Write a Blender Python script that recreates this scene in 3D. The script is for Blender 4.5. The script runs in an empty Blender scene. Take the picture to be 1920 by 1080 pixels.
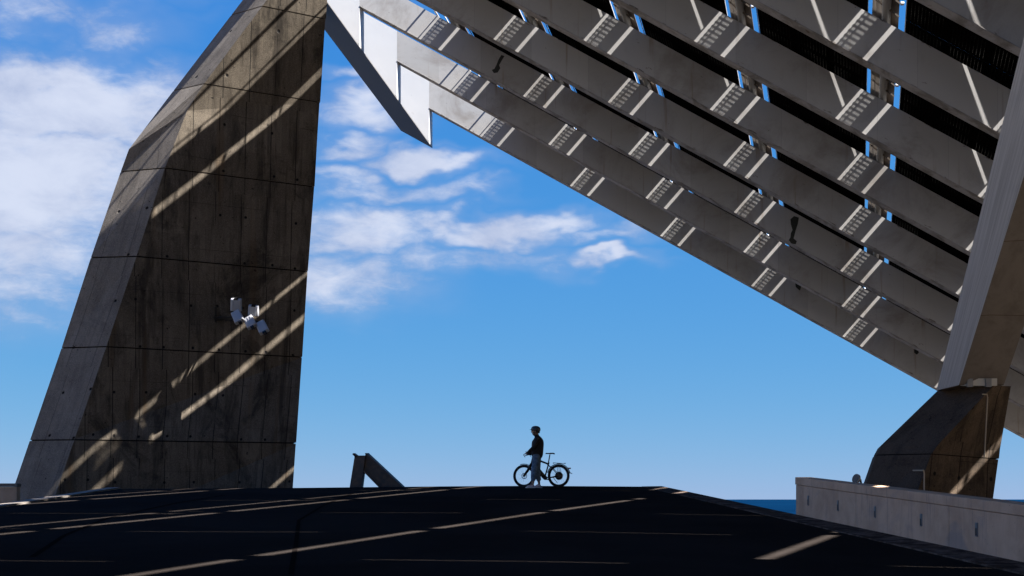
import bpy, bmesh, math, random
from mathutils import Vector, Matrix
R = math.radians
random.seed(4)
scene = bpy.context.scene
ZC = 2.0                      # camera height in scene units; F is the focal length in photo pixels
F = 2667.0

# ------------------------------------------------------------ camera
cd = bpy.data.cameras.new('camera'); cam = bpy.data.objects.new('camera', cd)
scene.collection.objects.link(cam)
cam.location = (0, 0, ZC); cam.rotation_euler = (R(90), 0, 0)
cd.sensor_width = 36; cd.lens = 50.0; cd.shift_y = 396/1920
cd.clip_start = 0.1; cd.clip_end = 60000
scene.camera = cam

# ------------------------------------------------------------ sun, sky, exposure
SUN = Vector((.63, -.155, .777)).normalized()      # towards the sun
sd = bpy.data.lights.new('sun', 'SUN'); sd.energy = 5.0; sd.angle = R(0.42); sd.color = (1, .975, .935)
so = bpy.data.objects.new('sun', sd); scene.collection.objects.link(so)
so.rotation_euler = SUN.to_track_quat('Z', 'Y').to_euler()
EL = math.asin(SUN.z); ROT = math.atan2(SUN.x, SUN.y)
scene.view_settings.view_transform = 'Standard'; scene.view_settings.look = 'None'
scene.view_settings.exposure = 2.4; scene.view_settings.gamma = 1
scene.view_settings.use_curve_mapping = False
scene.cycles.max_bounces = 6; scene.cycles.diffuse_bounces = 4; scene.cycles.glossy_bounces = 3
scene.cycles.transparent_max_bounces = 8; scene.cycles.caustics_reflective = False
scene.cycles.caustics_refractive = False

world = bpy.data.worlds.new('World'); scene.world = world; world.use_nodes = True
wn = world.node_tree; wn.nodes.clear()

class NT:
    """tiny wrapper for writing node graphs as expressions"""
    def __init__(s, tree): s.t = tree
    def node(s, typ, **kw):
        n = s.t.nodes.new(typ)
        for k, v in kw.items(): setattr(n, k, v)
        return n
    def put(s, sock, v):
        if isinstance(v, bpy.types.NodeSocket): s.t.links.new(v, sock)
        elif v is not None: sock.default_value = v
    def math(s, op, a, b=None, c=None, clamp=False):
        n = s.node('ShaderNodeMath', operation=op, use_clamp=clamp)
        s.put(n.inputs[0], a)
        if b is not None: s.put(n.inputs[1], b)
        if c is not None: s.put(n.inputs[2], c)
        return n.outputs[0]
    def noise(s, vec, scale, detail=4, rough=.5, dist=0.0):
        n = s.node('ShaderNodeTexNoise'); s.put(n.inputs['Vector'], vec)
        n.inputs['Scale'].default_value = scale; n.inputs['Detail'].default_value = detail
        n.inputs['Roughness'].default_value = rough; n.inputs['Distortion'].default_value = dist
        return n.outputs['Fac']
    def mixc(s, fac, a, b, mode='MIX'):
        n = s.node('ShaderNodeMix', data_type='RGBA', blend_type=mode)
        s.put(n.inputs['Factor'], fac); s.put(n.inputs[6], a); s.put(n.inputs[7], b)
        return n.outputs[2]
    def ramp(s, fac, lo, hi, a=0.0, b=1.0):
        n = s.node('ShaderNodeMapRange', interpolation_type='SMOOTHSTEP')
        s.put(n.inputs[0], fac); n.inputs[1].default_value = lo; n.inputs[2].default_value = hi
        n.inputs[3].default_value = a; n.inputs[4].default_value = b
        return n.outputs[0]
    def comb(s, x, y, z):
        n = s.node('ShaderNodeCombineXYZ'); s.put(n.inputs[0], x); s.put(n.inputs[1], y); s.put(n.inputs[2], z)
        return n.outputs[0]
    def sep(s, v):
        n = s.node('ShaderNodeSeparateXYZ'); s.put(n.inputs[0], v); return n.outputs
    def scale(s, v, f):
        n = s.node('ShaderNodeMapping'); s.put(n.inputs[0], v); n.inputs['Scale'].default_value = f
        return n.outputs[0]

N = NT(wn)
sky = N.node('ShaderNodeTexSky', sky_type='NISHITA'); sky.sun_disc = False
sky.sun_elevation = EL; sky.sun_rotation = ROT; sky.altitude = 0
sky.air_density = 0.8; sky.dust_density = 0.0; sky.ozone_density = 6.0
SKY_STRENGTH = 0.085
# deep polarised blue: every channel of the sky gets its own gain and gamma
sp = N.node('ShaderNodeSeparateColor'); wn.links.new(sky.outputs[0], sp.inputs[0])
def chan(c, gain, gam): return N.math('MULTIPLY', N.math('POWER', c, gam), gain)
cc = N.node('ShaderNodeCombineColor')
SKY_GRADE = ((.108, 1.05), (.420, .5), (1.40, .1))
for i in range(3): wn.links.new(chan(sp.outputs[i], *SKY_GRADE[i]), cc.inputs[i])
skycol = cc.outputs[0]
# clouds: direction -> azimuth and elevation, patches of cloud broken up by noise
tc = N.node('ShaderNodeTexCoord')
X, Y, Z = N.sep(tc.outputs['Generated'])
az = N.math('ARCTAN2', X, Y)
el = N.math('ARCTAN2', Z, N.math('SQRT', N.math('ADD', N.math('MULTIPLY', X, X), N.math('MULTIPLY', Y, Y))))
pv = N.comb(az, N.math('MULTIPLY', el, 1.9), 0.0)
n1 = N.noise(pv, 9.0, 9, .58, .25)
n2 = N.noise(N.scale(pv, (1, 1.25, 1)), 42.0, 9, .66, .5)
wob = N.noise(pv, 13.0, 3, .5)
wob2 = N.noise(N.scale(pv, (1.3, 1.3, 2)), 15.0, 3, .5)
azw = N.math('ADD', az, N.math('MULTIPLY', N.math('SUBTRACT', wob, .5), .06))
elw = N.math('ADD', el, N.math('MULTIPLY', N.math('SUBTRACT', wob2, .5), .05))
CLOUDS = [  # azimuth and elevation (as photo pixels for bookkeeping), radii, weight
 (130, 200, 260, 90, 1.35), (40, 330, 300, 140, 1.3), (20, 480, 240, 120, 1.0), (-220, 300, 320, 220, 1.2),
 (60, 15, 120, 60, .72), (225, 50, 140, 60, .72), (355, 25, 70, 25, .35), (150, -70, 300, 60, .6),
 (685, 205, 95, 52, 1.15), (640, 135, 66, 18, .8), (650, 275, 85, 28, 1.0), (800, 305, 120, 26, 1.05),
 (640, 335, 110, 30, .75), (740, 362, 200, 26, .85), (680, 430, 190, 52, 1.0), (900, 430, 230, 34, 1.1),
 (1030, 422, 110, 26, 1.05), (1150, 486, 90, 19, 1.15), (1140, 442, 110, 20, .85), (640, 520, 190, 75, .85), (60, 580, 160, 50, .5),
 (860, 485, 260, 36, .7), (830, 270, 46, 12, .4), (1260, 480, 46, 10, .3),
 (760, -120, 500, 90, .6), (-800, 100, 650, 420, 1.2), (-900, -900, 900, 600, 1.1), (-2000, 150, 1000, 520, 1.2), (-2600, -1400, 1500, 800, 1.1), (2600, 150, 350, 130, .5), (-3200, 300, 900, 400, 1.1),  # cloud banks left of view, added to make the shade less blue
 (3800, 200, 900, 220, .6), (6200, 300, 900, 250, .6), (-4600, 200, 900, 400, 1.0), (7600, 300, 900, 300, .9)]
acc = None
for (cx, cy, rx, ry, w) in CLOUDS:
    if w == 0: continue
    u, v = (cx-960)/F, (936-cy)/F
    a0 = math.atan(u) if abs(u) < .6 else u; e0 = math.atan(v*math.cos(a0))
    dx = N.math('DIVIDE', N.math('SUBTRACT', azw, a0), rx/F)
    dy = N.math('DIVIDE', N.math('SUBTRACT', elw, e0), ry/F)
    d2 = N.math('ADD', N.math('MULTIPLY', dx, dx), N.math('MULTIPLY', dy, dy))
    g = N.math('MULTIPLY', N.math('POWER', 2.718, N.math('MULTIPLY', d2, -.9)), w)
    acc = g if acc is None else N.math('MAXIMUM', acc, g)
veil = N.math('MULTIPLY', N.ramp(acc, .05, .8), .46)
dens = N.math('ADD', acc, N.math('MULTIPLY', N.math('SUBTRACT', n1, .5), 1.4))
dens = N.math('ADD', dens, N.math('MULTIPLY', N.math('SUBTRACT', n2, .5), .6))
dens = N.math('MULTIPLY', N.ramp(dens, .24, 1.12), N.ramp(acc, .06, .3))
dens = N.math('MAXIMUM', dens, N.math('MULTIPLY', veil, N.ramp(n1, .35, .65, .45, 1)))
shade = N.math('ADD', N.math('MULTIPLY', N.noise(pv, 16.0, 6, .6, .3), .9), N.math('MULTIPLY', dens, .35))
CL_DARK = (.98, 1.14, 1.60, 1); CL_LITE = (1.62, 1.74, 2.08, 1)
clcol = N.mixc(N.ramp(shade, .45, .95), CL_DARK, CL_LITE)
final = N.mixc(N.math('MULTIPLY', dens, .92), skycol, clcol)
bg = N.node('ShaderNodeBackground'); wn.links.new(final, bg.inputs[0]); bg.inputs[1].default_value = SKY_STRENGTH
wo = N.node('ShaderNodeOutputWorld'); wn.links.new(bg.outputs[0], wo.inputs[0])

# ------------------------------------------------------------ helpers
def PX(px, py, d):            # a point of the place: photo pixel at a known distance in metres
    return Vector(((px-960)/F*d, d, (936-py)/F*d + ZC))
def W(x, y, z): return Vector((x, y, z+ZC))

def link(o, parent=None):
    scene.collection.objects.link(o)
    if parent is not None:
        o.parent = parent
        o.matrix_parent_inverse = Matrix.Identity(4)
    return o
def thing(name, label, cat, loc=(0, 0, 0), rotz=0, group=None):
    o = bpy.data.objects.new(name, None); link(o)
    o.location = loc; o.rotation_euler = (0, 0, rotz); o.empty_display_size = .2
    o['label'] = label; o['category'] = cat
    if group: o['group'] = group
    return o
def tag(o, label=None, cat=None, group=None, kind=None):
    if label: o['label'] = label
    if cat: o['category'] = cat
    if group: o['group'] = group
    if kind: o['kind'] = kind
    return o
class MB:
    """collects vertices and faces, then links them as one mesh object"""
    def __init__(s): s.v = []; s.f = []; s.uv = []; s.mi = []
    def quad(s, pts, uv=None, mi=0):
        i = len(s.v); s.v += [Vector(p) for p in pts]; s.f.append(tuple(range(i, i+len(pts))))
        s.uv.append(uv); s.mi.append(mi)
    def hexa(s, p, mi=0):      # p: 4 bottom points counter-clockwise, 4 top points
        for a in ((3, 2, 1, 0), (4, 5, 6, 7), (0, 1, 5, 4), (1, 2, 6, 5), (2, 3, 7, 6), (3, 0, 4, 7)):
            s.quad([p[i] for i in a], None, mi)
    def box(s, x0, x1, y0, y1, z0, z1, mi=0):
        s.hexa([(x0, y0, z0), (x1, y0, z0), (x1, y1, z0), (x0, y1, z0), (x0, y0, z1), (x1, y0, z1), (x1, y1, z1), (x0, y1, z1)], mi)
    def bar(s, a, b, w, h, up=(0, 0, 1), mi=0):
        a, b = Vector(a), Vector(b); d = (b-a).normalized(); up = Vector(up)
        sx = d.cross(up).normalized(); sz = sx.cross(d).normalized()
        p = []
        for e in (-h/2, h/2):
            for q, t in ((a, -1), (a, 1), (b, 1), (b, -1)): p.append(q+sx*(t*w/2)+sz*e)
        s.hexa(p, mi)
    def tube(s, pts, r, n=10, cap=True, mi=0):
        pts = [Vector(p) for p in pts]; rs = r if isinstance(r, (list, tuple)) else [r]*len(pts)
        rings = []; ref = None
        for i, p in enumerate(pts):
            d = (pts[min(i+1, len(pts)-1)]-pts[max(i-1, 0)]).normalized()
            if ref is None:
                ref = d.orthogonal().normalized()
            ref = (ref-d*ref.dot(d)).normalized(); bi = d.cross(ref)
            rings.append([len(s.v)+k for k in range(n)])
            for k in range(n):
                t = 2*math.pi*k/n
                s.v.append(p+ref*(rs[i]*math.cos(t))+bi*(rs[i]*math.sin(t)))
        for i in range(len(pts)-1):
            for k in range(n):
                s.f.append((rings[i][k], rings[i][(k+1) % n], rings[i+1][(k+1) % n], rings[i+1][k])); s.uv.append(None); s.mi.append(mi)
        if cap:
            s.f.append(tuple(reversed(rings[0]))); s.uv.append(None); s.mi.append(mi)
            s.f.append(tuple(rings[-1])); s.uv.append(None); s.mi.append(mi)
    def lathe(s, prof, origin, axis, n=24, mi=0):       # prof: (radius, along)
        o = Vector(origin); ax = Vector(axis).normalized(); r1 = ax.orthogonal().normalized(); r2 = ax.cross(r1)
        rings = []
        for (r, h) in prof:
            rings.append(len(s.v))
            for k in range(n):
                t = 2*math.pi*k/n; s.v.append(o+ax*h+r1*(r*math.cos(t))+r2*(r*math.sin(t)))
        for i in range(len(prof)-1):
            for k in range(n):
                a, b = rings[i], rings[i+1]
                s.f.append((a+k, a+(k+1) % n, b+(k+1) % n, b+k)); s.uv.append(None); s.mi.append(mi)
    def torus(s, c, axis, Rr, r, n=48, m=10, arc=(0, 1), r2=None, mi=0):
        c = Vector(c); ax = Vector(axis).normalized(); e1 = Vector((1, 0, 0)); e2 = ax.cross(e1)
        full = arc == (0, 1); r2 = r2 or r; base = len(s.v); cnt = n if full else n+1
        for i in range(cnt):
            t = 2*math.pi*(arc[0]+(arc[1]-arc[0])*i/n)
            rad = e1*math.cos(t)+e2*math.sin(t)
            for k in range(m):
                p = 2*math.pi*k/m; s.v.append(c+rad*(Rr+r*math.cos(p))+ax*(r2*math.sin(p)))
        for i in range(n):
            j = (i+1) % cnt
            for k in range(m):
                s.f.append((base+i*m+k, base+j*m+k, base+j*m+(k+1) % m, base+i*m+(k+1) % m)); s.uv.append(None); s.mi.append(mi)
    def build(s, name, mat, parent=None, smooth=False, bevel=0, kind=None):
        me = bpy.data.meshes.new(name); me.from_pydata([tuple(v) for v in s.v], [], s.f)
        mats = mat if isinstance(mat, (list, tuple)) else [mat]
        for m in mats: me.materials.append(m)
        if any(s.mi):
            for p, m in zip(me.polygons, s.mi): p.material_index = m
        if any(u is not None for u in s.uv):
            l = me.uv_layers.new(name='UVMap'); li = 0
            for fi, f in enumerate(s.f):
                for k in range(len(f)):
                    l.data[li].uv = s.uv[fi][k] if s.uv[fi] else (0, 0); li += 1
        me.validate(); me.update()
        bm = bmesh.new(); bm.from_mesh(me); 
        bmesh.ops.remove_doubles(bm, verts=bm.verts, dist=1e-5)
        bmesh.ops.recalc_face_normals(bm, faces=bm.faces); bm.to_mesh(me); bm.free()
        if smooth:
            for p in me.polygons: p.use_smooth = True
        o = link(bpy.data.objects.new(name, me), parent)
        if bevel:
            b = o.modifiers.new('bevel', 'BEVEL'); b.width = bevel; b.segments = 2; b.limit_method = 'ANGLE'; b.angle_limit = R(35)
        if kind: o['kind'] = kind
        return o

# ------------------------------------------------------------ materials
def material(name, col=(.5, .5, .5), rough=.6, metal=0, fn=None, spec=.5):
    m = bpy.data.materials.new(name); m.use_nodes = True
    b = m.node_tree.nodes['Principled BSDF']
    b.inputs['Base Color'].default_value = (*col, 1); b.inputs['Roughness'].default_value = rough
    b.inputs['Metallic'].default_value = metal; b.inputs['Specular IOR Level'].default_value = spec
    if fn: fn(NT(m.node_tree), b, m)
    return m
def bump(n, b, h, strength=.3, dist=.02):
    k = n.node('ShaderNodeBump'); k.inputs['Strength'].default_value = strength; k.inputs['Distance'].default_value = dist
    n.put(k.inputs['Height'], h); n.t.links.new(k.outputs[0], b.inputs['Normal'])
def obj_co(n): return n.node('ShaderNodeTexCoord').outputs['Object']
def uv_co(n): return n.node('ShaderNodeTexCoord').outputs['UV']

def concrete(c1, c2, stain, holes=True, streak=.8, boards=.85, lift=2.9, drip=None):
    dk = tuple(c*.28 for c in stain)
    def fn(n, b, m):
        uv = uv_co(n); x, y, _ = n.sep(uv); co = obj_co(n)
        base = n.mixc(n.ramp(n.noise(co, .55, 8, .68, .6), .36, .64), (*c1, 1), (*c2, 1))
        # boards of the formwork: each its own tone, fine grain along the board
        PW = 1.13
        px_ = n.math('ADD', n.math('MULTIPLY', x, 1/PW), n.math('MULTIPLY', n.noise(n.comb(0.0, n.math('FLOOR', n.math('MULTIPLY', y, 1/3.7)), 1.7), 1.0, 0), .9))
        bw = n.noise(n.comb(n.math('MULTIPLY', n.math('FLOOR', px_), 3.17), n.math('MULTIPLY', n.math('FLOOR', n.math('MULTIPLY', y, 1/1.85)), 2.3), 3.3), 1.0, 0)
        base = n.mixc(n.ramp(bw, .3, .7, 0, .35*boards+.1), base, (*[c*.6 for c in c1], 1))
        bf = n.noise(n.comb(n.math('MULTIPLY', n.math('FLOOR', n.math('MULTIPLY', x, 1/.16)), 5.3), n.math('MULTIPLY', n.math('FLOOR', n.math('MULTIPLY', y, 1/1.85)), 7.1), .3), 1.0, 0)
        base = n.mixc(n.ramp(bf, .35, .65, 0, .42*boards+.05), base, (*[c*.55 for c in c1], 1))
        base = n.mixc(n.ramp(n.noise(co, 28, 6, .75), .42, .70, 0, .5), base, (*[min(1, c*1.7) for c in c2], 1))
        base = n.mixc(n.ramp(n.noise(co, 17, 5, .7), .56, .72, 0, .55), base, (*dk, 1))
        # water stains, soft and blotchy
        st = n.noise(n.scale(uv, (1.7, .22, 1)), 1.0, 8, .7, .5)
        base = n.mixc(n.ramp(st, .47, .66, 0, streak), base, (*stain, 1))
        blot = n.noise(n.scale(uv, (.42, .3, 1)), 1.0, 9, .72, .7)
        base = n.mixc(n.ramp(blot, .5, .64, 0, .8*streak), base, (*dk, 1))
        blot2 = n.noise(n.scale(uv, (.9, .7, 1)), 1.0, 9, .75, 1.0)
        base = n.mixc(n.ramp(blot2, .56, .68, 0, .6*streak), base, (*dk, 1))
        sp = n.noise(n.scale(uv, (7, .5, 1)), 1.0, 5, .6, .2)
        base = n.mixc(n.ramp(sp, .60, .72, 0, .55*streak), base, (*dk, 1))
        # dark band just under every joint where water runs out
        yj = n.math('FRACT', n.math('MULTIPLY', n.math('ADD', y, .2), 1/3.72))
        if drip:
            dr = n.noise(n.scale(uv, (.9, .05, 1)), 1.0, 4, .5, .1)
            base = n.mixc(n.ramp(dr, .58, .66, 0, .45), base, (*drip, 1))
        bx = n.math('FRACT', px_); line = n.math('LESS_THAN', bx, .032)
        ln = n.math('MULTIPLY', line, n.ramp(n.noise(n.scale(uv, (1.2, .5, 1)), 1.3, 4), .30, .52))
        base = n.mixc(n.math('MULTIPLY', ln, boards), base, (*[c*.5 for c in dk], 1))
        yl = n.math('LESS_THAN', n.math('FRACT', n.math('MULTIPLY', n.math('ADD', y, .55), 1/1.85)), .010)
        yl = n.math('MULTIPLY', yl, n.ramp(n.noise(n.scale(uv, (.6, 1, 1)), 1.0, 3), .42, .62))
        base = n.mixc(n.math('MULTIPLY', yl, boards*.7), base, (*dk, 1))
        h = n.math('ADD', n.math('MULTIPLY', n.noise(co, 22, 7, .75), .6), n.math('MULTIPLY', ln, -.8))
        h = n.math('ADD', h, n.math('MULTIPLY', bf, .5))
        if holes:
            hx = n.math('SUBTRACT', n.math('FRACT', n.math('ADD', px_, .35)), .5)
            hy = n.math('SUBTRACT', n.math('FRACT', n.math('MULTIPLY', y, 1/1.85)), .5)
            cell = n.comb(n.math('MULTIPLY', n.math('FLOOR', n.math('ADD', px_, .35)), 4.7), n.math('MULTIPLY', n.math('FLOOR', n.math('MULTIPLY', y, 1/1.85)), 3.9), 9.1)
            rn = n.noise(cell, 1.0, 0); rn2 = n.noise(n.scale(cell, (1.7, 2.1, 1)), 1.3, 0)
            hx = n.math('MULTIPLY', n.math('ADD', hx, n.math('MULTIPLY', n.math('SUBTRACT', rn, .5), .5)), PW)
            hy = n.math('MULTIPLY', n.math('ADD', hy, n.math('MULTIPLY', n.math('SUBTRACT', rn2, .5), .25)), 1.85)
            rr = n.math('SQRT', n.math('ADD', n.math('MULTIPLY', hx, hx), n.math('MULTIPLY', hy, hy)))
            hole = n.math('MULTIPLY', n.ramp(rr, .04, .075, 1, 0), n.math('GREATER_THAN', rn2, .45))
            base = n.mixc(hole, base, (.006, .005, .005, 1))
            h = n.math('ADD', h, n.math('MULTIPLY', hole, -2.0))
        pore = n.ramp(n.noise(co, 6, 4, .65), .66, .70)
        base = n.mixc(n.math('MULTIPLY', pore, .8), base, (*[c*.4 for c in dk], 1))
        n.t.links.new(base, b.inputs['Base Color']); bump(n, b, h, .7, .02)
    return fn
M = {}
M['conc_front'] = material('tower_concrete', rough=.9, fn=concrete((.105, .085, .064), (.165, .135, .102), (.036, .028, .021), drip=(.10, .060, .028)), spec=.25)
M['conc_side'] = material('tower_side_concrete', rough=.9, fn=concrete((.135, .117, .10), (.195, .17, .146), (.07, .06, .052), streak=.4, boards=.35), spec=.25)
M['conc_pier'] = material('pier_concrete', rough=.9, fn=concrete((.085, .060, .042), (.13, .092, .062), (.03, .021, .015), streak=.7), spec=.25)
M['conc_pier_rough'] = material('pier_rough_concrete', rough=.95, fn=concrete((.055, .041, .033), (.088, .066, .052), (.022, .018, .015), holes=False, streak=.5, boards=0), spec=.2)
def fn_wall(n, b, m):
    co = obj_co(n); uv = uv_co(n)
    base = n.mixc(n.ramp(n.noise(co, 1.3, 6, .65, .4), .3, .7), (.46, .295, .195, 1), (.60, .40, .275, 1))
    base = n.mixc(n.ramp(n.noise(n.scale(uv, (9, .8, 1)), 1.0, 6, .6, .3), .52, .75, 0, .6), base, (.25, .18, .15, 1))
    base = n.mixc(n.ramp(n.noise(n.scale(uv, (.6, 1.2, 1)), 1.0, 6, .6, .6), .55, .72, 0, .55), base, (.24, .21, .20, 1))
    base = n.mixc(n.ramp(n.noise(co, 26, 3, .6), .66, .74, 0, .7), base, (.1, .085, .075, 1))
    n.t.links.new(base, b.inputs['Base Color']); bump(n, b, n.noise(co, 35, 6, .7), .5, .01)
M['wall'] = material('parapet_concrete', rough=.85, fn=fn_wall, spec=.3)
def fn_asph(n, b, m):
    co = obj_co(n)
    base = n.mixc(n.ramp(n.noise(co, .25, 6, .6, .5), .35, .65), (.0205, .0165, .0145, 1), (.029, .0235, .021, 1))
    base = n.mixc(n.ramp(n.noise(co, 60, 4, .7), .45, .75, 0, .5), base, (.05, .043, .04, 1))
    base = n.mixc(n.ramp(n.noise(n.scale(co, (.8, 4, 1)), .7, 5, .6, .4), .56, .75, 0, .5), base, (.018, .018, .02, 1))
    n.t.links.new(base, b.inputs['Base Color']); bump(n, b, n.noise(co, 70, 5, .7), .5, .008)
M['asphalt'] = material('asphalt', rough=1, fn=fn_asph, spec=.0)
def fn_kerb(n, b, m):
    co = obj_co(n)
    base = n.mixc(n.ramp(n.noise(co, 1.5, 6, .6, .5), .35, .65), (.17, .145, .125, 1), (.25, .215, .185, 1))
    base = n.mixc(n.ramp(n.noise(co, 25, 4, .7), .5, .75, 0, .6), base, (.09, .085, .08, 1))
    n.t.links.new(base, b.inputs['Base Color']); bump(n, b, n.noise(co, 40, 5, .7), .5, .01)
M['kerb'] = material('kerb_concrete', rough=.9, fn=fn_kerb, spec=.2)
M['edge'] = material('dark_edge_concrete', rough=1, fn=lambda n, b, m: n.t.links.new(n.mixc(n.ramp(n.noise(obj_co(n), 2.5, 7, .7, .4), .38, .66), (.045, .032, .026, 1), (.16, .12, .10, 1)), b.inputs['Base Color']), spec=0)
M['paving'] = material('sandy_paving', (.24, .19, .135), .9)
M['blocker_bank'] = material('blocker_earth', (.09, .08, .065), .95)
M['seam'] = material('seam_sealant', (.030, .026, .024), 1, spec=0)
M['tar'] = material('tar_joint', (.012, .0095, .0085), 1, spec=0)
def fn_steel(n, b, m):
    uv = uv_co(n); co = obj_co(n); x, y, _ = n.sep(uv)
    pl = n.noise(n.comb(n.math('FLOOR', n.math('MULTIPLY', x, 1/2.42)), n.math('FLOOR', n.math('MULTIPLY', co, .19)) if False else 0.0, 7.7), 1.0, 0)
    base = n.mixc(n.ramp(pl, .3, .7), PAINT_A, PAINT_B)
    base = n.mixc(n.ramp(n.noise(co, .35, 8, .7, .5), STAIN_LO, .7, 0, .7), base, (.25, .22, .195, 1))
    seam = n.math('LESS_THAN', n.math('FRACT', n.math('MULTIPLY', x, 1/2.42)), .007)
    base = n.mixc(n.math('MULTIPLY', seam, .5), base, (.28, .27, .27, 1))
    # rust runs that start at the top and trail down
    rs = n.noise(n.scale(uv, (2.6, .12, 1)), 1.0, 4, .55, .15)
    base = n.mixc(n.ramp(rs, .60, .70, 0, .6), base, (.20, .12, .05, 1))
    lo = n.noise(n.scale(uv, (.9, 3, 1)), 2.0, 7, .7, .8)
    edge = n.ramp(n.math('ABSOLUTE', n.math('SUBTRACT', y, .74)), .55, .78, 0, .09)
    base = n.mixc(n.ramp(n.math('ADD', lo, edge), .665, .71, 0, .85), base, (.09, .06, .04, 1))
    spk = n.noise(co, 4.5, 3, .6)
    base = n.mixc(n.ramp(spk, .74, .77, 0, .8), base, (.10, .07, .05, 1))
    n.t.links.new(base, b.inputs['Base Color'])
    n.t.links.new(n.ramp(n.noise(co, 2, 5, .6), .3, .7, .38, .6), b.inputs['Roughness'])
    bump(n, b, n.math('SUBTRACT', n.noise(co, .8, 3, .5), n.math('MULTIPLY', seam, .3)), .12, .05)
STAIN_LO = .47
PAINT_A = (.40, .385, .37, 1); PAINT_B = (.46, .445, .43, 1)
M['paint'] = material('white_painted_steel', rough=.5, fn=fn_steel, spec=.25)
PAINT_A = (.60, .595, .59, 1); PAINT_B = (.66, .655, .65, 1); STAIN_LO = .62  # whiter than the slats; extra brightness stands in for stronger sunlight
M['tab'] = material('sunlit_white_paint', rough=.45, fn=fn_steel, spec=.3)
def fn_flange(n, b, m):
    co = obj_co(n)
    base = n.mixc(n.ramp(n.noise(co, 1.2, 6, .65, .5), .4, .65), (.36, .34, .33, 1), (.2, .18, .16, 1))
    base = n.mixc(n.ramp(n.noise(co, 3.5, 5, .7, .5), .62, .72, 0, .8), base, (.1, .06, .04, 1))
    n.t.links.new(base, b.inputs['Base Color'])
M['flange'] = material('weathered_flange_paint', rough=.9, fn=fn_flange, spec=.05)
def fn_leg(n, b, m):
    co = obj_co(n); uv = uv_co(n)
    base = n.mixc(n.ramp(n.noise(n.scale(uv, (26, .25, 1)), 1.0, 6, .65, .1), .4, .68), (.55, .54, .54, 1), (.38, .37, .37, 1))
    base = n.mixc(n.ramp(n.noise(n.scale(uv, (1.2, .9, 1)), 1.0, 5, .6, .3), .55, .75, 0, .3), base, (.36, .37, .40, 1))
    n.t.links.new(base, b.inputs['Base Color']); b.inputs['Roughness'].default_value = .32
M['leg_paint'] = material('streaked_leg_paint', rough=.3, fn=fn_leg, spec=.6)
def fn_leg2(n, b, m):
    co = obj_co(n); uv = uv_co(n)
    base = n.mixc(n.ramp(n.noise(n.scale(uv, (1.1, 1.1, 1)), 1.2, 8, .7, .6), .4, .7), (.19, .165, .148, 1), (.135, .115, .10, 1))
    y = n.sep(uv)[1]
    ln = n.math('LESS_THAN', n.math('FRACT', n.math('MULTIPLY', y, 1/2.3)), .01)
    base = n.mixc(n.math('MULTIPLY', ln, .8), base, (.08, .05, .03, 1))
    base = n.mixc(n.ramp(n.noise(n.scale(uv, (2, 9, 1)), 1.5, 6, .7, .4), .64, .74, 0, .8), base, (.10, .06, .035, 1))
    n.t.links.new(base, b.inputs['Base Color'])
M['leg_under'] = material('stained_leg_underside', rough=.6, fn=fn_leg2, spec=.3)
M['dark_steel'] = material('dark_brown_steel', (.10, .075, .055), .6, .2)
M['grate'] = material('galvanised_grating', (.20, .17, .14), .6, .3)
M['pipe'] = material('grey_pipe', (.28, .27, .26), .5, .1)
M['clamp'] = material('bright_clamp', (.78, .77, .75), .4)
M['rail'] = material('aluminium_rail', (.55, .52, .47), .4, .3)
def fn_pv(n, b, m):
    uv = uv_co(n); x, y, _ = n.sep(uv)     # 0..1 over one module
    tx = n.math('FRACT', n.math('MULTIPLY', x, 12.0)); tick = n.math('LESS_THAN', n.math('ABSOLUTE', n.math('SUBTRACT', tx, .5)), .07)
    inx = n.math('MULTIPLY', n.math('GREATER_THAN', x, .09), n.math('LESS_THAN', x, .91))
    ty = n.math('FRACT', n.math('MULTIPLY', y, 14.0)); seg = n.math('LESS_THAN', ty, .55)
    iny = n.math('MULTIPLY', n.math('GREATER_THAN', y, .1), n.math('LESS_THAN', y, .9))
    t = n.math('MULTIPLY', n.math('MULTIPLY', tick, inx), n.math('MULTIPLY', seg, iny))
    tr = n.node('ShaderNodeBsdfTranslucent'); tr.inputs[0].default_value = (.9, .87, .83, 1)
    mx = n.node('ShaderNodeMixShader'); n.put(mx.inputs[0], n.math('MULTIPLY', t, n.ramp(n.noise(n.scale(obj_co(n), (.6, .6, .6)), 1.0, 5, .7), .38, .7, .01, .12)))
    out = [q for q in m.node_tree.nodes if q.type == 'OUTPUT_MATERIAL'][0]
    n.t.links.new(b.outputs[0], mx.inputs[1]); n.t.links.new(tr.outputs[0], mx.inputs[2]); n.t.links.new(mx.outputs[0], out.inputs[0])
M['pv'] = material('solar_panel_underside', (.0025, .002, .002), 1, fn=fn_pv, spec=0)
def fn_sea(n, b, m):
    co = obj_co(n)
    w = n.math('ADD', n.noise(n.scale(co, (.02, .06, 1)), 1.0, 8, .65), n.math('MULTIPLY', n.noise(n.scale(co, (.3, .5, 1)), 1.0, 5, .6), .35))
    base = n.mixc(n.ramp(n.noise(n.scale(co, (.0015, .006, 1)), 1.0, 6, .6), .35, .65), (.0007, .008, .025, 1), (.001, .012, .035, 1))
    n.t.links.new(base, b.inputs['Base Color']); bump(n, b, w, 1.0, 1.6)
M['sea'] = material('sea_water', rough=.45, fn=fn_sea, spec=.0)

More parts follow.
